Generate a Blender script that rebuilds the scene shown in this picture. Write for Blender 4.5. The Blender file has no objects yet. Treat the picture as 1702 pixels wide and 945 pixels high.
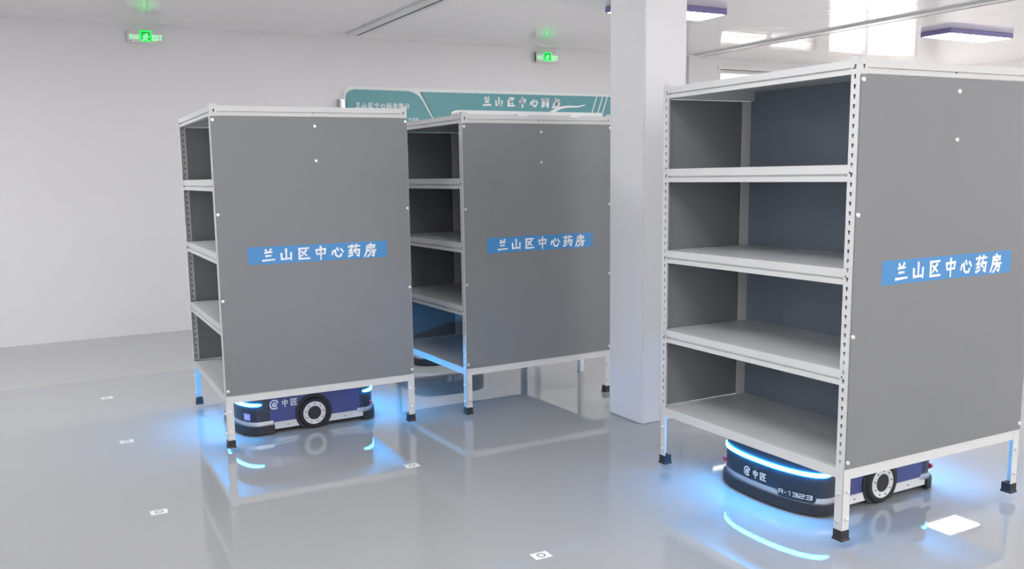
import bpy, bmesh, math, random
from mathutils import Vector, Matrix
random.seed(7)
sc = bpy.context.scene
C = sc.collection

# ------------------------------------------------------------------ camera
F_PX, YAW, PITCH, ROLL, CAM_H = 1461.6068, 0.4858112, -0.1370140, -0.0187160, 1.5978
SHX, SHY = -64.251, 19.582
fw = Vector((math.sin(YAW)*math.cos(PITCH), math.cos(YAW)*math.cos(PITCH), math.sin(PITCH)))
rt = Vector((math.cos(YAW), -math.sin(YAW), 0)); up = rt.cross(fw)
r2 = rt*math.cos(ROLL) + up*math.sin(ROLL); u2 = -rt*math.sin(ROLL) + up*math.cos(ROLL)
cam_d = bpy.data.cameras.new('camera'); cam = bpy.data.objects.new('camera', cam_d); C.objects.link(cam)
cam_d.sensor_fit = 'HORIZONTAL'; cam_d.sensor_width = 36.0; cam_d.lens = F_PX*36.0/1702
cam_d.shift_x = -SHX/1702; cam_d.shift_y = SHY/1702
cam_d.clip_start = 0.05; cam_d.clip_end = 200
m = Matrix((r2, u2, -fw)).transposed().to_4x4(); m.translation = (0, 0, CAM_H)
cam.matrix_world = m
sc.camera = cam

# ------------------------------------------------------------------ world, exposure
w = bpy.data.worlds.new('daylight'); sc.world = w; w.use_nodes = True
bg = w.node_tree.nodes['Background']
bg.inputs[0].default_value = (1.0, 0.945, 0.92, 1); bg.inputs[1].default_value = 5.2
sc.view_settings.view_transform = 'Standard'; sc.view_settings.look = 'None'
sc.view_settings.exposure = 0.0; sc.view_settings.gamma = 1.0; sc.view_settings.use_curve_mapping = False
LAMP = 33.0           # radiance of the ceiling lamps
GLOW = 175.0           # radiance of the robots' light bars
sc.cycles.use_denoising = True; sc.cycles.adaptive_threshold = 0.02
sc.cycles.max_bounces = 7; sc.cycles.diffuse_bounces = 5; sc.cycles.glossy_bounces = 4
sc.cycles.sample_clamp_indirect = 6.0

# ------------------------------------------------------------------ materials
def mat(name, col, rough=0.5, metal=0.0, spec=0.5, noise=0.0, nscale=8.0, bump=0.0, bscale=60.0, coat=0.0):
    m = bpy.data.materials.new(name); m.use_nodes = True
    nt = m.node_tree; b = nt.nodes['Principled BSDF']
    b.inputs['Base Color'].default_value = (*col, 1); b.inputs['Roughness'].default_value = rough
    b.inputs['Metallic'].default_value = metal; b.inputs['Specular IOR Level'].default_value = spec
    if coat: b.inputs['Coat Weight'].default_value = coat; b.inputs['Coat Roughness'].default_value = 0.05
    if noise or bump:
        tc = nt.nodes.new('ShaderNodeTexCoord')
        n = nt.nodes.new('ShaderNodeTexNoise'); n.inputs['Scale'].default_value = nscale; n.inputs['Detail'].default_value = 4
        nt.links.new(tc.outputs['Object'], n.inputs['Vector'])
        if noise:
            r = nt.nodes.new('ShaderNodeValToRGB')
            r.color_ramp.elements[0].position = 0.3; r.color_ramp.elements[1].position = 0.7
            r.color_ramp.elements[0].color = (*[max(0, c*(1-noise)) for c in col], 1)
            r.color_ramp.elements[1].color = (*[min(1, c*(1+noise)) for c in col], 1)
            nt.links.new(n.outputs['Fac'], r.inputs['Fac']); nt.links.new(r.outputs['Color'], b.inputs['Base Color'])
        if bump:
            n2 = nt.nodes.new('ShaderNodeTexNoise'); n2.inputs['Scale'].default_value = bscale; n2.inputs['Detail'].default_value = 3
            nt.links.new(tc.outputs['Object'], n2.inputs['Vector'])
            bp = nt.nodes.new('ShaderNodeBump'); bp.inputs['Strength'].default_value = bump; bp.inputs['Distance'].default_value = 0.002
            nt.links.new(n2.outputs['Fac'], bp.inputs['Height']); nt.links.new(bp.outputs['Normal'], b.inputs['Normal'])
    return m
def emit(name, col, s):
    m = bpy.data.materials.new(name); m.use_nodes = True; nt = m.node_tree
    b = nt.nodes['Principled BSDF']; b.inputs['Base Color'].default_value = (0.02, 0.02, 0.02, 1)
    b.inputs['Emission Color'].default_value = (*col, 1); b.inputs['Emission Strength'].default_value = s
    return m
def ripple(m, scale, strength, dist, detail=2.0):
    nt = m.node_tree; b = nt.nodes['Principled BSDF']
    tc = nt.nodes.new('ShaderNodeTexCoord'); mp = nt.nodes.new('ShaderNodeMapping'); mp.inputs['Scale'].default_value = scale
    n = nt.nodes.new('ShaderNodeTexNoise'); n.inputs['Scale'].default_value = 1.0; n.inputs['Detail'].default_value = detail
    bp = nt.nodes.new('ShaderNodeBump'); bp.inputs['Strength'].default_value = strength; bp.inputs['Distance'].default_value = dist
    nt.links.new(tc.outputs['Object'], mp.inputs['Vector']); nt.links.new(mp.outputs['Vector'], n.inputs['Vector'])
    nt.links.new(n.outputs['Fac'], bp.inputs['Height']); nt.links.new(bp.outputs['Normal'], b.inputs['Normal'])

M = {}
M['wall'] = mat('white_wall_paint', (0.76, 0.75, 0.755), 0.55, noise=0.012, nscale=0.8)
M['column'] = mat('column_paint', (0.76, 0.76, 0.775), 0.5, noise=0.01, nscale=2.0)
M['ceiling'] = mat('gloss_ceiling_panel', (0.93, 0.905, 0.90), 0.06, spec=0.9)
ripple(M['ceiling'], (0.8, 16.0, 1.0), 0.5, 0.005)
M['floor'] = mat('grey_epoxy_floor', (0.365, 0.367, 0.372), 0.018, spec=0.7, noise=0.02, nscale=0.7)
ripple(M['floor'], (0.9, 0.9, 1.0), 0.06, 0.006)
M['floor_edge'] = mat('grey_epoxy_border', (0.42, 0.42, 0.422), 0.10, spec=0.5, noise=0.02, nscale=0.8)
ripple(M['floor_edge'], (1.1, 1.1, 1.0), 0.10, 0.006)
M['green_line'] = mat('green_floor_line', (0.42, 0.52, 0.42), 0.2)
M['trim'] = mat('white_trim', (0.78, 0.77, 0.77), 0.35)
M['slit'] = mat('dark_gap', (0.06, 0.055, 0.055), 0.6)
M['steel'] = mat('rack_steel_powder_coat', (0.62, 0.62, 0.61), 0.38, noise=0.015, nscale=9)
M['board'] = mat('rack_shelf_grey', (0.58, 0.59, 0.59), 0.30, noise=0.02, nscale=5)
M['panel'] = mat('rack_panel_grey', (0.195, 0.199, 0.208), 0.42, noise=0.015, nscale=3, bump=0.05, bscale=300)
M['divider'] = mat('rack_divider_shade_tint', (0.17, 0.205, 0.26), 0.4, noise=0.02, nscale=3)  # bluish shade of the rack interior put into the divider colour
M['screw'] = mat('zinc_screw', (0.75, 0.75, 0.74), 0.28, metal=0.7)
M['rubber'] = mat('black_rubber', (0.022, 0.021, 0.022), 0.55, noise=0.15, nscale=30)
M['sticker'] = mat('blue_sticker', (0.055, 0.24, 0.52), 0.35, noise=0.02, nscale=6)
M['print'] = mat('white_print', (0.86, 0.87, 0.88), 0.5)
M['blue'] = mat('robot_blue_panel', (0.060, 0.072, 0.225), 0.38, noise=0.03, nscale=6)
M['shell'] = mat('robot_dark_shell', (0.022, 0.030, 0.045), 0.30)
M['chassis'] = mat('robot_black_chassis', (0.02, 0.02, 0.022), 0.5)
M['skirt'] = mat('robot_white_skirt', (0.70, 0.69, 0.67), 0.35)
M['silver'] = mat('robot_silver_trim', (0.62, 0.63, 0.64), 0.24, metal=0.75)
M['tyre'] = mat('tyre_rubber', (0.016, 0.016, 0.018), 0.65, bump=0.2, bscale=120)
M['rim'] = mat('wheel_rim_white', (0.74, 0.74, 0.73), 0.3)
M['glow'] = emit('cyan_light_bar', (0.01, 0.38, 1.0), GLOW)
M['screen'] = emit('small_screen', (0.22, 0.27, 0.85), 1.0)
M['red'] = mat('red_button', (0.55, 0.03, 0.06), 0.3)
M['lens'] = mat('sensor_lens', (0.03, 0.10, 0.12), 0.08)
M['lamp'] = emit('lamp_diffuser', (0.975, 0.985, 1.0), LAMP)
M['lamp_body'] = mat('lamp_housing_fringe_tint', (0.22, 0.19, 0.42), 0.35)  # purple fringe around the bright lamp put into the housing colour
M['green'] = emit('exit_green', (0.01, 0.85, 0.10), 1.1)
M['pale_green'] = emit('exit_pale_green', (0.28, 1.0, 0.38), 1.5)
M['sign_dark'] = mat('exit_dark_green_print', (0.0, 0.22, 0.03), 0.4)
M['acrylic'] = mat('exit_sign_acrylic', (0.70, 0.70, 0.71), 0.15)
M['teal'] = mat('teal_sign_board', (0.10, 0.32, 0.345), 0.32, noise=0.05, nscale=1.2)
M['sign_white'] = mat('white_sign_board', (0.84, 0.85, 0.85), 0.4)
M['chrome'] = mat('brushed_tube', (0.55, 0.56, 0.58), 0.25, metal=0.9)
M['card'] = mat('white_floor_card', (0.80, 0.80, 0.805), 0.35)
M['ink'] = mat('dark_ink', (0.03, 0.03, 0.035), 0.5)
M['frame'] = mat('window_frame_white', (0.80, 0.78, 0.77), 0.35)
g = bpy.data.materials.new('window_glass'); g.use_nodes = True; nt = g.node_tree
for n in list(nt.nodes):
    if n.type != 'OUTPUT_MATERIAL': nt.nodes.remove(n)
tr = nt.nodes.new('ShaderNodeBsdfTransparent'); tr.inputs[0].default_value = (0.93, 0.93, 0.93, 1)
gl = nt.nodes.new('ShaderNodeBsdfGlossy'); gl.inputs['Roughness'].default_value = 0.02
mx = nt.nodes.new('ShaderNodeMixShader'); mx.inputs[0].default_value = 0.06
nt.links.new(tr.outputs[0], mx.inputs[1]); nt.links.new(gl.outputs[0], mx.inputs[2])
nt.links.new(mx.outputs[0], [n for n in nt.nodes if n.type == 'OUTPUT_MATERIAL'][0].inputs[0])
M['glass'] = g

# ------------------------------------------------------------------ mesh helpers
class MB:
    def __init__(s): s.v = []; s.f = []
    def add(s, vs, fs):
        o = len(s.v); s.v += [tuple(p) for p in vs]; s.f += [tuple(i+o for i in f) for f in fs]; return s
    def box(s, x0, y0, z0, x1, y1, z1):
        x0, x1 = min(x0, x1), max(x0, x1); y0, y1 = min(y0, y1), max(y0, y1); z0, z1 = min(z0, z1), max(z0, z1)
        return s.add([(x0,y0,z0),(x1,y0,z0),(x1,y1,z0),(x0,y1,z0),(x0,y0,z1),(x1,y0,z1),(x1,y1,z1),(x0,y1,z1)],
              [(0,3,2,1),(4,5,6,7),(0,1,5,4),(1,2,6,5),(2,3,7,6),(3,0,4,7)])
    def frustum(s, c, h0, h1, z0, z1):
        x, y = c
        q = [(-1,-1),(1,-1),(1,1),(-1,1)]
        return s.add([(x+a*h0, y+b*h0, z0) for a, b in q]+[(x+a*h1, y+b*h1, z1) for a, b in q],
              [(0,3,2,1),(4,5,6,7),(0,1,5,4),(1,2,6,5),(2,3,7,6),(3,0,4,7)])
    def prism(s, poly, fn, d0, d1):           # poly in 2D, fn(p, q, d) -> 3D
        n = len(poly)
        vs = [fn(p, q, d0) for p, q in poly]+[fn(p, q, d1) for p, q in poly]
        fs = [tuple(range(n-1, -1, -1)), tuple(range(n, 2*n))]+[(i, (i+1) % n, n+(i+1) % n, n+i) for i in range(n)]
        return s.add(vs, fs)
    def lathe(s, prof, n, fn):                # prof: (radius, axial) closed ring; fn(x, y, a) -> 3D
        k = len(prof); vs = []
        for i in range(n):
            t = 2*math.pi*i/n
            for r, a in prof: vs.append(fn(r*math.cos(t), r*math.sin(t), a))
        fs = []
        for i in range(n):
            j = (i+1) % n
            for a in range(k):
                b = (a+1) % k
                fs.append((i*k+a, j*k+a, j*k+b, i*k+b))
        return s.add(vs, fs)
    def disc(s, r, a0, a1, n, fn, dome=0.0):
        vs = [fn(r*math.cos(2*math.pi*i/n), r*math.sin(2*math.pi*i/n), a0) for i in range(n)]
        vs += [fn(r*0.8*math.cos(2*math.pi*i/n), r*0.8*math.sin(2*math.pi*i/n), a1) for i in range(n)] if dome else \
              [fn(r*math.cos(2*math.pi*i/n), r*math.sin(2*math.pi*i/n), a1) for i in range(n)]
        vs.append(fn(0, 0, a1+dome))
        fs = [(i, (i+1) % n, n+(i+1) % n, n+i) for i in range(n)]+[(n+i, n+(i+1) % n, 2*n) for i in range(n)]
        fs.append(tuple(range(n-1, -1, -1)))
        return s.add(vs, fs)
    def mesh(s, name, m, smooth=None, bevel=0.0):
        me = bpy.data.meshes.new(name); me.from_pydata(s.v, [], s.f)
        bm = bmesh.new(); bm.from_mesh(me)
        if bevel:
            bmesh.ops.bevel(bm, geom=list(bm.edges), offset=bevel, segments=2, affect='EDGES', clamp_overlap=True)
        bmesh.ops.recalc_face_normals(bm, faces=bm.faces)
        bm.to_mesh(me); bm.free()
        me.materials.append(m)
        if smooth:
            for p in me.polygons: p.use_smooth = True
            me.set_sharp_from_angle(angle=math.radians(smooth))
        me.update()
        return me
    def build(s, name, m, parent=None, smooth=None, bevel=0.0):
        return obj(name, s.mesh(name, m, smooth, bevel), parent)
def obj(name, me, parent=None, loc=None):
    o = bpy.data.objects.new(name, me); C.objects.link(o)
    if parent: o.parent = parent
    if loc: o.location = loc
    return o
def tag(o, label=None, cat=None, group=None, kind=None):
    if label: o['label'] = label
    if cat: o['category'] = cat
    if group: o['group'] = group
    if kind: o['kind'] = kind
    return o
def thing(name, label, cat, loc=(0,0,0), rz=0.0, group=None):
    o = bpy.data.objects.new(name, None); C.objects.link(o)
    o.location = loc; o.rotation_euler = (0, 0, rz); o.empty_display_size = 0.1
    return tag(o, label, cat, group)
def children(o): return [c for c in C.objects if c.parent == o]
def copy_tree(o, parent=None, kids=None):
    if kids is None:
        kids = {}
        for c in C.objects:
            if c.parent: kids.setdefault(c.parent.name, []).append(c)
    c = o.copy(); C.objects.link(c); c.parent = parent
    for ch in kids.get(o.name, []): copy_tree(ch, c, kids)
    return c
def rrect(x0, y0, x1, y1, rs, n=6):           # rounded rectangle, rs = radii bl, br, tr, tl
    out = []
    for (cx, cy, a, r) in ((x0+rs[0], y0+rs[0], 180, rs[0]), (x1-rs[1], y0+rs[1], 270, rs[1]), (x1-rs[2], y1-rs[2], 0, rs[2]), (x0+rs[3], y1-rs[3], 90, rs[3])):
        if r < 1e-6: out.append((cx, cy)); continue
        for i in range(n+1):
            t = math.radians(a+90*i/n); out.append((cx+r*math.cos(t), cy+r*math.sin(t)))
    return out

# ------------------------------------------------------------------ lettering: strokes on a 100 x 100 grid
GLYPH = {
 '兰': [[(30,93),(41,78)],[(69,96),(57,77)],[(24,70),(77,73)],[(31,46),(69,48)],[(7,14),(94,18)]],
 '山': [[(50,92),(50,18)],[(15,60),(17,17),(84,20)],[(85,62),(84,8)]],
 '区': [[(14,87),(90,90)],[(70,76),(32,30)],[(36,66),(74,32)],[(20,88),(18,12),(94,13)]],
 '中': [[(16,74),(22,36)],[(16,71),(84,75),(78,38)],[(22,40),(78,42)],[(50,98),(50,-2)]],
 '心': [[(17,58),(7,28)],[(30,64),(36,24),(50,13),(72,15),(79,34)],[(46,78),(56,56)],[(75,70),(94,44)]],
 '药': [[(6,83),(94,86)],[(33,96),(35,74)],[(67,98),(64,75)],[(31,69),(13,52),(33,52),(11,30),(38,34)],[(6,8),(40,20)],[(60,68),(45,42)],[(57,56),(89,57),(83,10),(69,16)],[(58,42),(69,28)]],
 '房': [[(48,99),(57,88)],[(24,82),(82,84),(79,66)],[(24,66),(78,67)],[(24,84),(20,42),(3,0)],[(52,60),(58,51)],[(31,45),(95,47)],[(50,31),(79,32),(73,4),(59,8)],[(53,46),(47,20),(26,-2)]],
 '匠': [[(8,90),(94,90)],[(13,90),(13,9),(96,9)],[(80,76),(38,70)],[(40,72),(38,44),(27,22)],[(39,51),(88,51)],[(66,51),(66,20)]],
 '简': [[(22,97),(8,76)],[(17,86),(46,86)],[(62,97),(50,76)],[(56,86),(92,86)],[(13,66),(13,0)],[(30,67),(88,67),(88,2),(74,5)],[(34,50),(34,12),(68,12),(68,50),(34,50)],[(34,31),(68,31)]],
 '介': [[(50,97),(6,48)],[(50,97),(94,48)],[(37,56),(33,28),(18,0)],[(65,56),(65,-2)]],
 'A': [[(5,0),(5,96),(90,96),(90,0)],[(5,46),(90,46)]], '-': [[(20,48),(75,48)]], '1': [[(18,96),(56,96),(56,0)]],
 '3': [[(5,96),(95,96),(95,4),(5,4)],[(22,50),(95,50)]], '2': [[(5,96),(95,96),(95,52),(5,48),(5,4),(95,4)]],
 'E': [[(90,96),(10,96),(10,4),(90,4)],[(10,50),(80,50)]], 'X': [[(8,98),(92,2)],[(92,98),(8,2)]], 'I': [[(50,98),(50,2)]], 'T': [[(5,95),(95,95)],[(50,95),(50,0)]],
}
def ribbon(mb, pts, w0, w1, fn):
    P = [Vector(p) for p in pts]; n = len(P); L = []; R = []
    tot = sum((P[i+1]-P[i]).length for i in range(n-1)) or 1; acc = 0
    for i in range(n):
        a = (P[i]-P[i-1]).normalized() if i else (P[1]-P[0]).normalized()
        b = (P[i+1]-P[i]).normalized() if i < n-1 else a
        t = (a+b); t = t.normalized() if t.length > 1e-4 else b
        k = 1/max(0.5, math.sqrt(max(0.0, (1+a.dot(b))/2)))
        if i: acc += (P[i]-P[i-1]).length
        w = (w0+(w1-w0)*acc/tot)*0.5*k
        q = P[i] - (t*w0*0.25 if i == 0 else Vector((0, 0))) + (t*w1*0.25 if i == n-1 else Vector((0, 0)))
        nn = Vector((-t.y, t.x)); L.append(q+nn*w); R.append(q-nn*w)
    vs = [fn(p.x, p.y) for p in L]+[fn(p.x, p.y) for p in R]
    mb.add(vs, [(i, n+i, n+i+1, i+1) for i in range(n-1)])
def glyph(ch, fn, w0, w1, size):              # fn(u, v) maps metres in the glyph's own frame to 3D
    mb = MB()
    for k, st in enumerate(GLYPH[ch]):
        ribbon(mb, st, w0, w1 if len(st) == 2 else (w0+w1)/2, lambda x, y: fn(x/100*size, y/100*size))
    return mb
def font_mesh(name, text, size, m):
    cu = bpy.data.curves.new(name, 'FONT'); cu.body = text; cu.size = size; cu.resolution_u = 2
    o = bpy.data.objects.new(name, cu); C.objects.link(o)
    bpy.context.view_layer.update()
    me = bpy.data.meshes.new_from_object(o.evaluated_get(bpy.context.evaluated_depsgraph_get()))
    bpy.data.objects.remove(o); bpy.data.curves.remove(cu)
    me.materials.clear(); me.materials.append(m); me.name = name
    return me

# ------------------------------------------------------------------ the room
YW, ZC = 9.724, 3.203
XL, XR, YB = -4.5, 13.87, -5.0
fl = MB().box(XL, YB, -0.1, XR, 7.69, 0).build('floor', M['floor']); tag(fl, kind='structure')
fe = MB().box(XL, 7.715, -0.1, XR, YW, 0).build('floor_border', M['floor_edge']); tag(fe, kind='structure')
fg = MB().box(XL, 7.69, -0.1, XR, 7.715, 0).build('trim_1', M['green_line']); tag(fg, kind='structure')
ce = MB().box(XL, YB, ZC, XR, YW, ZC+0.1).build('ceiling', M['ceiling']); tag(ce, kind='structure')
WINS = [(9.2, 11.15), (11.42, 13.55)]; WZ0, WZ1, WT0 = 1.15, 3.03, 2.84
wb = MB()
wb.box(XL-0.2, YW, -0.1, WINS[0][0], YW+0.2, ZC+0.1)
wb.box(WINS[0][0], YW, -0.1, WINS[0][1], YW+0.2, WT0); wb.box(WINS[0][1], YW, -0.1, XR+0.2, YW+0.2, WZ0); wb.box(WINS[0][0], YW, WZ1, XR+0.2, YW+0.2, ZC+0.1)
wb.box(WINS[0][1], YW, WZ0, WINS[1][0], YW+0.2, WZ1); wb.box(WINS[1][1], YW, WZ0, XR+0.2, YW+0.2, WZ1)
tag(wb.build('wall_back', M['wall']), kind='structure')
RW = [(-3.5, -1.0), (0.5, 3.0), (4.5, 7.0)]; RZ0, RZ1 = 0.95, 2.75
LW = []; FILL_WINS = [(-3.6, -0.8), (0.2, 3.0), (4.0, 6.8), (7.8, 10.6)]  # front wall openings are added to light the wall top and ceiling
def pierced(name, lo, hi, holes, z0, z1, fn):   # wall with window openings
    mb = MB()
    def bx(p0, q0, p1, q1): x0, y0, x1, y1 = fn(p0, p1); mb.box(x0, y0, q0, x1, y1, q1)
    bx(lo, -0.1, hi, z0); bx(lo, z1, hi, ZC+0.1)
    e = [lo]+[y for p in holes for y in p]+[hi]
    for i in range(0, len(e), 2): bx(e[i], z0, e[i+1], z1)
    tag(mb.build(name, M['wall']), kind='structure')
pierced('wall_right', YB, YW, RW, RZ0, RZ1, lambda p, q: (XR, p, XR+0.2, q))
pierced('wall_left', YB, YW, LW, RZ0, RZ1, lambda p, q: (XL-0.2, p, XL, q))
pierced('wall_front', XL-0.2, XR+0.2, FILL_WINS, RZ0, RZ1, lambda p, q: (p, YB-0.2, q, YB))
def window(name, a, b, z0, z1, axis, at, mull, s=1):
    e = bpy.data.objects.new(name, None); C.objects.link(e); tag(e, kind='structure')
    def bx(p0, q0, p1, q1, d0, d1):
        mb = MB()
        return mb.box(p0, at+s*d0, q0, p1, at+s*d1, q1) if axis == 'x' else mb.box(at+s*d0, p0, q0, at+s*d1, p1, q1)
    t = 0.05
    bx(a-0.05, z1, b+0.05, z1+0.045, -0.015, 0.06).build('lintel_trim', M['frame'], e)
    bx(a-0.06, z0-0.04, b+0.06, z0, -0.05, 0.06).build('window_sill', M['frame'], e)
    for (p0, q0, p1, q1) in ((a, z0, a+t, z1), (b-t, z0, b, z1), (a+t, z0, b-t, z0+t), (a+t, z1-t, b-t, z1)):
        bx(p0, q0, p1, q1, 0.05, 0.11).build('window_frame', M['frame'], e)
    xs = [a+t]+mull+[b-t]
    for k in range(len(xs)-1):
        lo = xs[k]+(0.025 if k else 0); hi = xs[k+1]-(0.025 if k < len(xs)-2 else 0)
        bx(lo, z0+t, hi, z1-t, 0.075, 0.081).build('pane', M['glass'], e)
        if k: bx(xs[k]-0.025, z0+t, xs[k]+0.025, z1-t, 0.05, 0.11).build('mullion', M['frame'], e)
window('window_1', *WINS[0], WT0, WZ1, 'x', YW, [10.2])
window('window_2', *WINS[1], WZ0, WZ1, 'x', YW, [12.33])
for k, (a, b) in enumerate(RW): window('window_%d' % (k+3), a, b, RZ0, RZ1, 'y', XR, [(a+b)/2])
for k, (a, b) in enumerate(FILL_WINS): window('window_%d' % (k+6), a, b, RZ0, RZ1, 'x', YB, [(a+b)/2], -1)  # unseen windows, added for fill daylight
tag(MB().box(8.57, YW-0.05, 0, 8.74, YW, ZC).build('pilaster', M['wall'], bevel=0.004), kind='structure')
cor = MB().prism([(0, 0), (0.05, 0), (0.05, -0.012), (0.02, -0.035), (0, -0.035)], lambda p, q, d: (d, YW-p, ZC+q), XL, 8.57)
tag(cor.build('trim_2', M['trim']), kind='structure')
cor = MB().prism([(0, 0), (0.05, 0), (0.05, -0.012), (0.02, -0.035), (0, -0.035)], lambda p, q, d: (d, YW-p, ZC+q), 8.74, XR)
tag(cor.build('trim_3', M['trim']), kind='structure')
for k, (x0, xd, x1) in enumerate(((3.55, 3.675, 3.76), (8.66, 8.815, 8.90))):
    t = MB(); t.box(x0, YB, ZC-0.022, xd-0.012, YW-0.05, ZC); t.box(xd+0.012, YB, ZC-0.012, x1, YW-0.05, ZC)
    o = t.build('trim_%d' % (4+k), M['trim'], bevel=0.003); tag(o, kind='structure')
    MB().box(xd-0.012, YB, ZC-0.0225, xd+0.012, YW-0.05, ZC).build('joint_gap', M['slit'], o)
col = MB().box(3.485, 4.324, 0, 3.812, 4.673, ZC).build('column', M['column'], bevel=0.006); tag(col, kind='structure')

# ------------------------------------------------------------------ ceiling lamps
def make_lamp():
    t = thing('ceiling_light', 'x', 'ceiling light', group='rectangular ceiling lights')
    h = MB(); h.box(-0.61, -0.195, 0.004, 0.61, 0.195, ZC-3.14-0.001)
    h.build('housing', M['lamp_body'], t, bevel=0.004)
    MB().box(-0.59, -0.178, 0.003, 0.59, 0.178, 0.016).build('diffuser', M['lamp'], t)
    return t
lamp0 = make_lamp()
spots = [(5.96, 7.06), (10.56, 6.94)]
spots += [(x, 6.5) for x in (-3.0, -0.4, 3.2)]  # unseen lamps from here on, added to brighten the room
spots += [(x, y) for y in (2.4, -1.0, -4.0) for x in (-3.0, -0.8, 1.4, 3.66, 5.96, 8.26, 10.56) if (y < -2 or (y < 2 and x != 3.66)) or x in (-3.0, 1.4, 5.96, 10.56)]
for i, (x, y) in enumerate(spots):
    o = lamp0 if i == 0 else copy_tree(lamp0)
    o.location = (x, y, 3.14)
    o['label'] = ('lit rectangular ceiling lamp partly hidden by the white column' if i == 0 else
                  'lit rectangular ceiling lamp above the nearest right-hand rack' if i == 1 else
                  'unseen rectangular ceiling lamp added out of view to light the room')

# ------------------------------------------------------------------ storage racks
W, D, H = 1.20, 1.191, 2.0            # W along local y (open side), D along local x (panel side)
LEV = [(1.988, 1.9315), (1.5764, 1.5083), (1.1552, 1.0897), (0.7343, 0.6687), (0.3123, 0.2674)]
FL_W, TH, PIT = 0.042, 0.0025, 0.0385
ZH0, NH = 0.325, 43
def hole_r(t):
    s, c_ = math.sin(t), math.cos(t)
    if s >= 0: return 0.0062
    r = 0.0125/max(1e-6, -s)
    if abs(c_) > 1e-6: r = min(r, 0.0034/abs(c_))
    return min(r, 0.0125) if abs(c_) < 0.6 else 0.0058
def post_mesh(sx, sy):
    mb = MB()
    def flange(fn):
        def quad(q0, q1):
            vs = [fn(0,q0,0),fn(FL_W,q0,0),fn(FL_W,q1,0),fn(0,q1,0),fn(0,q0,TH),fn(FL_W,q0,TH),fn(FL_W,q1,TH),fn(0,q1,TH)]
            mb.add(vs, [(0,1,2,3),(7,6,5,4),(1,5,6,2),(0,3,7,4),(0,4,5,1),(3,2,6,7)])
        quad(0.035, ZH0); zt = ZH0+NH*PIT; quad(zt, H)
        cx = FL_W*0.55
        for k in range(NH):
            z0 = ZH0+k*PIT; zc = z0+PIT*0.55
            angs = sorted([math.atan2(b, a) for a in (-cx, FL_W-cx) for b in (z0-zc, z0+PIT-zc)] +
                          [math.radians(a) for a in (0, 25, 90, 155, 180, -35, -65, -75, -90, -105, -115, -145)])
            n = len(angs); vo = []; vi = []
            for t in angs:
                c_, s_ = math.cos(t), math.sin(t)
                rr = min(((FL_W-cx) if c_ > 0 else cx)/max(abs(c_), 1e-9), ((z0+PIT-zc) if s_ > 0 else (zc-z0))/max(abs(s_), 1e-9))
                vo.append((cx+rr*c_, zc+rr*s_)); h = hole_r(t); vi.append((cx+h*c_, zc+h*s_))
            vs = [fn(p, q, 0) for p, q in vo]+[fn(p, q, 0) for p, q in vi]+[fn(p, q, TH) for p, q in vo]+[fn(p, q, TH) for p, q in vi]
            fs = []
            for i in range(n):
                j = (i+1) % n
                fs += [(i, j, n+j, n+i), (2*n+j, 2*n+i, 3*n+i, 3*n+j), (n+i, n+j, 3*n+j, 3*n+i)]
            mb.add(vs, fs)
    flange(lambda p, q, d: (sx*d, sy*p, q))        # face on the open side
    flange(lambda p, q, d: (sx*p, sy*d, q))        # face on the panel side
    me = bpy.data.meshes.new('post'); me.from_pydata(mb.v, [], mb.f); me.materials.append(M['steel']); me.update()
    bm = bmesh.new(); bm.from_mesh(me); bmesh.ops.recalc_face_normals(bm, faces=bm.faces); bm.to_mesh(me); bm.free()
    return me
def beam_profile(h, groove):
    if groove: return [(0.0015, 0), (0.0015, -0.54*h), (0.011, -0.56*h), (0.011, -0.66*h), (0.0015, -0.68*h), (0.0015, -h), (0.03, -h), (0.03, 0)]
    return [(0.0015, 0), (0.0015, -h), (0.03, -h), (0.03, 0)]
screw_me = {}
def dome(name, axis, r, h, m):
    if (name, axis) not in screw_me:
        f = {'-y': lambda x, y, a: (x, -a, y), '+y': lambda x, y, a: (x, a, y), '-x': lambda x, y, a: (-a, x, y), '+x': lambda x, y, a: (a, x, y)}[axis]
        mb = MB().disc(r, 0, h, 10, f, dome=h*0.35)
        screw_me[(name, axis)] = mb.mesh(name, m, smooth=50)
    return screw_me[(name, axis)]
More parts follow.
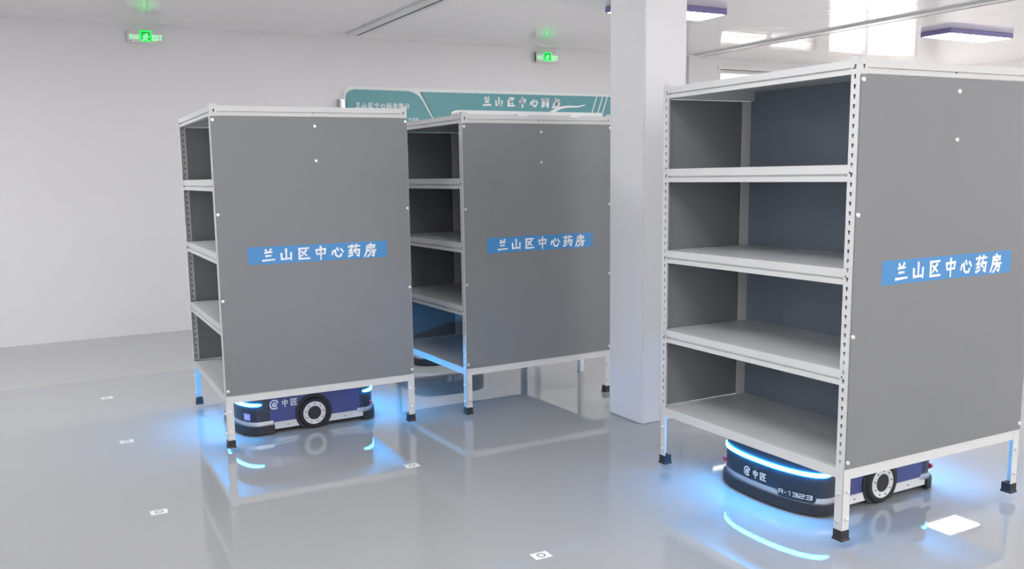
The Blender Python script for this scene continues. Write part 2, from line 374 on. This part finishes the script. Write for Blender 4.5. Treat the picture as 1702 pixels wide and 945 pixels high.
def make_rack():
    t = thing('storage_rack', 'x', 'storage rack', group='grey mobile storage racks')
    for (x, y, sx, sy) in ((0, 0, 1, 1), (D, 0, -1, 1), (D, W, -1, -1), (0, W, 1, -1)):
        p = obj('post', post_mesh(sx, sy), t, (x, y, 0))
        c_ = (sx*0.0205, sy*0.0205)
        f = MB(); f.frustum(c_, 0.0225, 0.0225, 0.012, 0.046); f.frustum(c_, 0.0265, 0.0230, 0.0, 0.012)
        f.build('foot_cap', M['rubber'], p)
        for z in (0.205, 0.085):
            obj('bolt', dome('bolt', '-x' if sx > 0 else '+x', 0.0085, 0.010, M['screw']), p, (0, sy*0.022, z))
            obj('bolt', dome('bolt', '-y' if sy > 0 else '+y', 0.0085, 0.010, M['screw']), p, (sx*0.022, 0, z+0.012))
        for z in (1.955, 1.545, 1.125, 0.705):
            obj('rivet', dome('rivet', '-x' if sx > 0 else '+x', 0.004, 0.0008, M['slit']), p, (0, sy*0.031, z))
    for k, (zt, zb) in enumerate(LEV):
        pr = beam_profile(zt-zb, k < 4)
        a0, a1 = 0.0405, W-0.0405
        if k == 4: a0, a1 = 0.0, W
        ba = MB().prism(pr, lambda p, q, d: (p+(0.0015 if k == 4 else 0), d, zt+q), a0 if k < 4 else 0.003, a1 if k < 4 else W-0.003); ba.build('shelf_beam', M['steel'], t)
        bb = MB().prism(pr, lambda p, q, d: (D-p-(0.0015 if k == 4 else 0), d, zt+q), a0 if k < 4 else 0.003, a1 if k < 4 else W-0.003); bb.build('shelf_beam', M['steel'], t)
        if k in (0, 4):
            b0, b1 = (0.0405, D-0.0405)
            MB().prism(pr, lambda p, q, d: (d, p, zt+q), b0, b1).build('side_beam', M['steel'], t)
            MB().prism(pr, lambda p, q, d: (d, W-p, zt+q), b0, b1).build('side_beam', M['steel'], t)
        MB().box(0.006, 0.006, zt-0.012, D-0.006, W-0.006, zt-0.0005).build('shelf_board', M['board'], t)
    for y0, y1, s in ((-0.0050, -0.0012, -1), (W+0.0012, W+0.0050, 1)):
        pn = MB().box(0.003, y0, 0.3146, D-0.003, y1, 1.9295).build('side_panel', M['panel'], t, bevel=0.0008)
        ys = -0.0050 if s < 0 else W+0.0050
        for (x, z) in [(0.014, 1.908), (0.014, 1.375), (0.014, 0.877), (0.014, 0.343), (D-0.014, 1.908), (D-0.014, 1.375), (D-0.014, 0.877), (D-0.014, 0.343), (D/2+0.006, 1.876), (D/2+0.006, 1.674)]:
            obj('screw', dome('screw', '-y' if s < 0 else '+y', 0.0105, 0.005, M['screw']), pn, (x, ys, z))
    MB().box(D/2-0.002, 0.004, 0.312, D/2+0.002, W-0.004, 1.975).build('divider_panel', M['divider'], t)
    for y0, y1 in ((0.003, 0.007), (W-0.007, W-0.003)):
        for x0, x1 in ((D/2-0.064, D/2-0.003), (D/2+0.003, D/2+0.064)):
            MB().box(x0, y0, 0.312, x1, y1, 1.926).build('middle_post', M['steel'], t)
    st = MB().box(0.170, -0.0058, 1.078, 1.030, -0.0050, 1.180).build('name_sticker', M['sticker'], t)
    size = 0.080
    for i, ch in enumerate('兰山区中心药房'):
        x0 = 0.170+0.860*(0.092+i*0.1225)
        glyph(ch, lambda u, v: (x0+u*1.04, -0.0063, 1.088+v), 15, 10, size).build('character', M['print'], st)
    return t
rack0 = make_rack()
RACKS = [((1.0561, 5.1328, 0.0235), math.pi/2-1.60264, 'grey storage rack raised on the robot with the side wheel showing, leftmost rack'),
         ((2.6410, 5.1205, 0.0), math.pi/2-1.56533, 'grey storage rack in the middle with a white strip lying on top, beside the column'),
         ((3.0099, 2.4117, 0.0338), math.pi/2-1.59046, 'largest grey storage rack at right, open shelves facing left, carried by robot A-1323')]
for i, (loc, rz, lab) in enumerate(RACKS):
    o = rack0 if i == 0 else copy_tree(rack0)
    o.location = loc; o.rotation_euler = (0, 0, rz); o['label'] = lab

# white table behind the column: its legs show under the middle rack
tt = thing('work_table', 'white work table behind the column, only its legs showing under the middle rack', 'table', (4.02, 5.78, 0))
MB().box(-0.02, -0.02, 0.72, 1.22, 0.72, 0.75).build('table_top', M['sign_white'], tt, bevel=0.004)
MB().box(0.02, 0.02, 0.66, 1.18, 0.68, 0.72).build('apron', M['trim'], tt)
for x in (0.0, 1.16):
    for y in (0.0, 0.66): MB().box(x, y, 0.0, x+0.04, y+0.04, 0.66).build('leg', M['trim'], tt, bevel=0.003)

# white strip lying on the middle rack
sp = MB()
sp.prism(rrect(-0.005, 0.0, 1.145, 0.027, (0.004, 0.004, 0.008, 0.022)), lambda p, q, d: (p, d, q), 0.046, 0.135)
for x in (0.42, 0.84): sp.box(x, -0.0035, 0.0005, x+0.075, 0.046, 0.006); sp.box(x, -0.0045, -0.012, x+0.075, -0.0005, 0.006)
sp = sp.build('white_strip', M['sign_white'], smooth=40)
sp.location = (2.6410, 5.1205, 1.9884); sp.rotation_euler = (0, 0, math.pi/2-1.56533)
tag(sp, 'long white plastic strip with two tabs lying on the middle rack', 'strip')

# ------------------------------------------------------------------ transport robots (local +x is forward, +y left)
HW, XS, BU, NN = 0.316, 0.34, 0.125, 2.2
def endx(y): return XS+BU*max(0.0, 1-abs(y/HW)**NN)**(1/NN)
def end_curve(x_from, sgn, n=40, off=0.0):     # plan polyline round one end, starting and ending on the sides at |x| = x_from
    pts = [(x_from, -HW)]
    for i in range(n+1):
        t = -math.pi/2+math.pi*i/n
        y = HW*math.copysign(abs(math.sin(t))**(2/NN), t) ; x = XS+BU*abs(math.cos(t))**(2/NN)
        pts.append((x, y))
    pts.append((x_from, HW))
    if x_from >= XS-1e-6: pts = pts[1:-1]
    P = [Vector(p) for p in pts]; out = []
    for i, p in enumerate(P):
        a = P[min(i+1, len(P)-1)]-P[max(i-1, 0)]; nn = Vector((a.y, -a.x)).normalized()
        out.append(p+nn*off)
    if sgn < 0: out = [Vector((-p.x, -p.y)) for p in out]
    return out
def band(curve, z0, z1, o0, o1, taper=False, tab=False):               # closed strip following a plan polyline, from offset o0 to o1
    mb = MB(); n = len(curve); nor = []
    for i, p in enumerate(curve):
        a = curve[min(i+1, n-1)]-curve[max(i-1, 0)]; nor.append(Vector((a.y, -a.x)).normalized())
    vs = []
    ln = [0.0]
    for i in range(1, n): ln.append(ln[-1]+(curve[i]-curve[i-1]).length)
    for i, (p, q) in enumerate(zip(curve, nor)):
        a = p+q*o0; b = p+q*o1; k = 1.0; e = min(ln[i], ln[-1]-ln[i]); za, zb = z0, z1
        if taper: k = 0.25+0.75*math.sqrt(min(1.0, e/0.05)); za, zb = (z0+z1)/2-(z1-z0)/2*k, (z0+z1)/2+(z1-z0)/2*k
        if tab and e < 0.014: za = z0+(0.014-math.sqrt(max(0.0, 0.014**2-(0.014-e)**2)))
        vs += [(a.x, a.y, za), (b.x, b.y, za), (b.x, b.y, zb), (a.x, a.y, zb)]
    fs = [(0, 1, 2, 3), tuple(4*(n-1)+k for k in (3, 2, 1, 0))]
    for i in range(n-1):
        for k in range(4):
            fs.append((4*i+k, 4*i+(k+1) % 4, 4*i+4+(k+1) % 4, 4*i+4+k))
    return mb.add(vs, fs)
def sub_curve(curve, ymax): return [p for p in curve if abs(p.y) <= ymax]
def emblem(fn, size, w):
    mb = MB()
    arc = [(50+46*math.cos(math.radians(a)), 50+46*math.sin(math.radians(a))) for a in range(38, 323, 15)]
    ribbon(mb, arc, w, w, lambda x, y: fn(x/100*size, y/100*size))
    inner = [(88, 66), (52, 70), (36, 60), (30, 46), (38, 32), (56, 28), (70, 34), (70, 46), (40, 47)]
    ribbon(mb, inner, w*0.95, w*0.95, lambda x, y: fn(x/100*size, y/100*size))
    return mb
bar_mesh = []
def make_robot():
    t = thing('transport_robot', 'x', 'robot', group='flat blue transport robots')
    core = end_curve(0.0, 1, off=-0.012); core = core[1:-1]
    back = [Vector((-p.x, -p.y)) for p in core]
    poly = [(p.x, p.y) for p in core+back]
    MB().prism(poly, lambda p, q, d: (p, q, d), 0.022, 0.262).build('chassis', M['chassis'], t, smooth=35)
    poly = [(p.x*0.97, p.y*0.97) for p in core+back]
    MB().prism(poly, lambda p, q, d: (p, q, d), 0.262, 0.272).build('top_cover', M['shell'], t, smooth=35)
    MB().disc(0.26, 0.2735, 0.2885, 40, lambda x, y, a: (x, y, a)).build('lift_plate', M['chassis'], t, smooth=40)
    MB().disc(0.20, 0.268, 0.2735, 40, lambda x, y, a: (x, y, a)).build('lift_collar', M['silver'], t, smooth=40)
    for sgn, xf in ((1, 0.285), (-1, 0.315)):
        cv = end_curve(xf, sgn)
        sh = band(cv, 0.088, 0.268, -0.014, 0.0).build('end_shell', M['shell'], t, smooth=35)
        band(end_curve(xf-0.02, sgn), 0.060, 0.088, -0.012, 0.004).build('silver_trim', M['silver'], t, smooth=35)
        bp = band(end_curve(0.26 if sgn > 0 else 0.335, sgn), 0.010, 0.060, -0.012, 0.016)
        bp.build('bumper', M['rubber'], t, smooth=35)
        bar_mesh.append(band(end_curve(0.336, sgn, n=80), 0.188, 0.206, -0.004, 0.005, taper=True).build('light_bar', M['glow'], t, smooth=35).data)
        # sensor window and red stop button
        yb = -sgn*0.300
        mb = MB(); xx = sgn*(endx(0.300)+0.002)
        mb.disc(0.014, 0, 0.016, 14, lambda x, y, a: (xx+sgn*a, yb+x, 0.112+y), dome=0.004)
        mb.build('stop_button', M['red'], sh, smooth=50)
        mb = MB().prism(rrect(-0.016, -0.006, 0.016, 0.006, (0.005,)*4, 3), lambda p, q, d: (sgn*(endx(0.02)+d), -sgn*0.02+p, 0.158+q), 0.0, 0.002)
        mb.build('sensor_window', M['lens'], sh)
    fr = end_curve(0.285, 1)
    def front(y0, z0): return lambda u, v: (endx(y0+u)+0.0068, y0+u, z0+v)
    lg = emblem(front(-0.094, 0.103), 0.046, 14).build('emblem', M['print'], t)
    for i, ch in enumerate('中匠'):
        fn = front(-0.036+i*0.048, 0.106)
        glyph(ch, lambda u, v: fn(u*1.05, v), 13, 13, 0.040).build('character', M['print'], lg)
    # side panels, skirts, wheels
    for s in (1, -1):
        sp = MB().box(-0.315, s*(HW-0.012), 0.074, 0.285, s*HW, 0.268).build('side_panel', M['blue'], t, bevel=0.0015)
        for x0, x1, c0, c1 in ((-0.335, -0.085, 0, 0.02), (0.085, 0.26, -0.02, 0)):
            pol = [(x0+(-c1 if False else 0), 0.030), (x1, 0.030), (x1, 0.074), (x0, 0.074)]
            if x0 < 0: pol[1] = (x1+0.0, 0.030); pol[2] = (x1-0.03, 0.074)
            else: pol[0] = (x0, 0.030); pol[3] = (x0+0.03, 0.074)
            sk = MB().prism(pol, lambda p, q, d: (p, d, q), s*(HW-0.010), s*(HW+0.002)).build('skirt', M['skirt'], t)
            xm = (x0+x1)/2
            MB().disc(0.004, 0, 0.002, 8, lambda x, y, a: (xm+x, s*(HW+0.002+a), 0.050+y)).build('rivet', M['slit'], sk)
        cz = 0.104
        wl = MB().lathe([(0.060, -0.03), (0.094, -0.03), (0.103, -0.022), (0.104, 0.002), (0.100, 0.012), (0.092, 0.018), (0.060, 0.016)], 40,
                        lambda x, y, a: (x, s*(HW+a), cz+y)).build('wheel', M['tyre'], t, smooth=35)
        MB().lathe([(0.044, 0.008), (0.074, 0.008), (0.074, 0.019), (0.072, 0.021), (0.046, 0.021), (0.044, 0.019)], 40,
                   lambda x, y, a: (x, s*(HW+a), cz+y)).build('rim', M['rim'], wl, smooth=35)
        MB().disc(0.0445, 0.0, 0.017, 32, lambda x, y, a: (x, s*(HW+a), cz+y)).build('hub', M['chassis'], wl, smooth=35)
        for k in range(9):
            a = 2*math.pi*(k+0.3)/9; bx_, bz_ = 0.059*math.cos(a), 0.059*math.sin(a)
            MB().disc(0.0042, 0.0205, 0.0225, 8, lambda x, y, a: (bx_+x, s*(HW+a), cz+bz_+y)).build('bolt', M['slit'], wl)
        ar = MB().lathe([(0.100, 0.0), (0.122, 0.0), (0.121, 0.006), (0.101, 0.006)], 40, lambda x, y, a: (x, s*(HW+a), max(0.012, min(0.267, cz+y)))).build('wheel_arch', M['chassis'], t)
        def side(x0, z0): return lambda u, v: (s*(x0-u) if s > 0 else -(x0-u), s*(HW+0.0012), z0+v)
        lg = emblem(side(0.283, 0.158), 0.060, 13).build('emblem', M['print'], t)
        for i, ch in enumerate('中匠'):
            glyph(ch, side(0.210-i*0.058, 0.166), 12, 12, 0.048).build('character', M['print'], lg)
    return t
def add_screen(t):                             # little lit screen on the front-left corner of one robot
    sc_c = [Vector((endx(y), y)) for y in [0.240+0.044*i/6 for i in range(7)]]
    sn = band(sc_c, 0.098, 0.140, -0.002, 0.003).build('status_screen', M['screen'], t)
    for z in (0.112, 0.124):
        band([Vector((endx(y), y)) for y in [0.250+0.026*i/4 for i in range(5)]], z, z+0.003, 0.003, 0.0036).build('screen_line', M['print'], sn)
def add_number(t):                             # dark number tab hanging over the silver trim, front left
    tab = [Vector((endx(y), y)) for y in [0.118+0.172*i/30 for i in range(31)]]
    tb = band(tab, 0.064, 0.094, -0.003, 0.0055, tab=True).build('number_tab', M['shell'], t, smooth=35)
    y = 0.128
    for ch, wd in (('A', 0.85), ('-', 0.55), ('1', 0.62), ('3', 0.9), ('2', 0.9), ('3', 0.9)):
        glyph(ch, lambda u, v: (endx(y+u*1.1*wd)+0.0075, y+u*1.1*wd, 0.078+v*0.85), 18, 18, 0.024).build('digit', M['print'], tb)
        y += 0.024*1.1*wd+0.0055
robot0 = make_robot()
ROBOTS = [((1.655, 5.685, 0), math.pi, 'flat blue transport robot with white-rimmed wheel under the leftmost rack'),
          ((3.605, 3.000, 0), math.pi-0.01, 'flat blue transport robot numbered A-1323 under the large right-hand rack'),
          ((3.32, 7.08, 0), -math.pi/2, 'far robot behind the middle rack, only its silver front bumper showing')]
for i, (loc, rz, lab) in enumerate(ROBOTS):
    o = robot0 if i == 0 else copy_tree(robot0)
    o.location = loc; o.rotation_euler = (0, 0, rz); o['label'] = lab
    if i == 1: add_number(o)
    if i == 2:                                  # the far robot's light bars are off
        for ch in children(o):
            if ch.data == bar_mesh[0] or ch.data == bar_mesh[1]:
                ch.data = ch.data.copy(); ch.data.materials[0] = M['lens']
add_screen(robot0)

# ------------------------------------------------------------------ floor cards
cm = MB().box(-0.040, -0.030, 0.0, 0.040, 0.030, 0.0012).mesh('floor_card', M['card'])
rm = MB().lathe([(0.0140, 0.0012), (0.0185, 0.0012), (0.0185, 0.0016), (0.0140, 0.0016)], 24, lambda x, y, a: (x, y, a)).mesh('ring_mark', M['ink'])
CARDS = [((0.562, 6.95), 'white floor card with a dark ring, farthest from the camera by the green line'),
         ((0.553, 5.690), 'white floor card with a dark ring, just left of the leftmost rack leg'),
         ((0.546, 4.355), 'white floor card with a dark ring at lower left of the open floor'),
         ((1.890, 4.350), 'white floor card with a dark ring in front of the gap between two racks'),
         ((1.885, 3.000), 'white floor card with a dark ring nearest the camera at bottom centre')]
for i, ((x, y), lab) in enumerate(CARDS):
    o = obj('floor_card', cm, None, (x, y, 0.0002)); tag(o, lab, 'floor marker', 'white ring-marked floor cards')
    o.rotation_euler = (0, 0, -0.03)
    obj('ring_mark', rm, o)

# ------------------------------------------------------------------ exit signs
cjk = font_mesh('lettering', '安全出口', 0.034, M['pale_green'])
def make_exit():
    t = thing('exit_sign', 'x', 'exit sign', group='hanging green exit signs')
    Yf = -0.012
    MB().box(-0.172, Yf, -0.055, 0.172, 0.0, 0.052).build('plate', M['acrylic'], t, bevel=0.002)
    MB().box(-0.174, Yf-0.004, -0.060, 0.174, 0.002, -0.050).build('lower_rail', M['trim'], t)
    MB().box(-0.176, Yf-0.003, -0.058, -0.168, 0.001, 0.052).build('end_rail', M['acrylic'], t)
    for x in (-0.13, 0.13): MB().box(x-0.004, Yf+0.002, 0.05, x+0.004, Yf+0.01, 0.152).build('hanger', M['trim'], t)
    pc = MB().box(-0.058, Yf-0.003, -0.048, 0.060, Yf, 0.064).build('pictogram', M['green'], t)
    mb = MB(); fn = lambda x, y: (x, Yf-0.0036, y)
    for st in ([(-0.03, -0.03), (-0.03, 0.04), (0.034, 0.04), (0.034, -0.03)],): ribbon(mb, st, 0.010, 0.010, fn)
    mb.build('doorway', M['sign_dark'], pc)
    mb = MB(); fn = lambda x, y: (x, Yf-0.0042, y)
    for st in ([(0.008, 0.012), (-0.006, -0.014)], [(-0.004, -0.012), (0.010, -0.028), (0.022, -0.044)], [(-0.006, -0.014), (-0.020, -0.026), (-0.034, -0.042)], [(0.006, 0.010), (-0.018, 0.006), (-0.026, -0.008)], [(0.008, 0.010), (0.022, 0.0), (0.034, 0.004)]):
        ribbon(mb, st, 0.012, 0.009, fn)
    mb.disc(0.009, 0, 0.001, 12, lambda x, y, a: (0.014+x, Yf-0.0034-a, 0.026+y))
    mb.build('running_figure', M['pale_green'], pc)
    xs = 0.068
    for ch in 'EXIT':
        wd = 0.022 if ch != 'I' else 0.012
        glyph(ch, lambda u, v: (xs+u*wd/0.05, Yf-0.002, -0.032+v), 26, 26, 0.05).build('letter', M['pale_green'], t); xs += wd+0.004
    l = obj('lettering', cjk, t, (-0.156, Yf-0.002, -0.022)); l.rotation_euler = (math.pi/2, 0, 0); l.scale = (0.78, 1.5, 1)
    MB().box(-0.158, Yf-0.001, -0.047, -0.140, Yf, -0.040).build('maker_mark', M['ink'], t)
    return t
ex0 = make_exit()
for i, (x, z, lab) in enumerate(((1.40, 3.045, 'green lit exit sign high on the wall at upper left'), (6.225, 3.055, 'green lit exit sign above the teal wall board'))):
    o = ex0 if i == 0 else copy_tree(ex0)
    o.location = (x, YW-0.05, z); o['label'] = lab
    if i == 1:                                  # this one has a dark end rail
        for ch in children(o):
            if ch.name.startswith('end_rail'): ch.data = ch.data.copy(); ch.data.materials[0] = M['slit']

# ------------------------------------------------------------------ wall board
wbd = thing('wall_board', 'teal and white relief wall board with white lettering behind the racks', 'sign', (0, YW, 0))
def onw(p, q, d): return (p, -d, q)
MB().prism(rrect(3.50, 1.90, 7.62, 2.625, (0.02, 0.02, 0.05, 0.10)), onw, 0.0, 0.02).build('back_panel', M['sign_white'], wbd)
left = [(3.531, 1.95), (4.735, 1.95), (4.600, 2.275), (4.470, 2.490), (4.430, 2.535), (4.370, 2.570), (4.300, 2.586), (3.63, 2.590), (3.575, 2.575), (3.543, 2.545), (3.531, 2.50)]
lp = MB().prism(left, onw, 0.02, 0.042).build('teal_panel', M['teal'], wbd)
right = [(4.775, 1.95), (7.55, 1.95), (7.55, 2.593), (4.462, 2.583), (4.640, 2.275)]
rp = MB().prism(right, onw, 0.02, 0.036).build('teal_panel', M['teal'], wbd)
for i, ch in enumerate('兰山区中心药房'):
    x0 = 5.295+i*0.170
    glyph(ch, lambda u, v: (x0+u, -0.0370, 2.430+v), 18, 18, 0.122).build('character', M['print'], rp)
for i, ch in enumerate('兰山区中心药房简介'):
    x0 = 3.632+i*0.0765
    glyph(ch, lambda u, v: (x0+u, -0.0430, 2.378+v), 14, 14, 0.068).build('character', M['print'], lp)
cj = font_mesh('lettering', '巩固和', 0.048, M['print'])
o = obj('lettering', cj, lp, (4.285, -0.0430, 2.240)); o.rotation_euler = (math.pi/2, 0, 0)
sw = MB(); ribbon(sw, [(6.29, 2.372), (6.36, 2.402), (6.44, 2.436), (6.56, 2.452), (6.70, 2.452), (6.82, 2.476)], 0.040, 0.014, lambda x, y: (x, -0.0390, y))
sw.build('ribbon_mark', M['print'], rp)
for x in (6.905, 7.000, 7.075):
    s_ = MB(); ribbon(s_, [(x, 2.30), (x+0.105, 2.592)], 0.015, 0.015, lambda a, b: (a, -0.0372, b)); s_.build('stripe', M['print'], rp)
tb = MB().lathe([(0.036, 0.0), (0.045, 0.0), (0.045, 0.55), (0.036, 0.55)], 20, lambda x, y, a: (3.475+x, -0.046+y*0.9, 1.920+a)).build('edge_tube', M['chrome'], wbd, smooth=40)
MB().disc(0.046, 2.468, 2.480, 20, lambda x, y, a: (3.475+x, -0.046+y*0.9, a)).build('tube_cap', M['sign_white'], wbd, smooth=40)
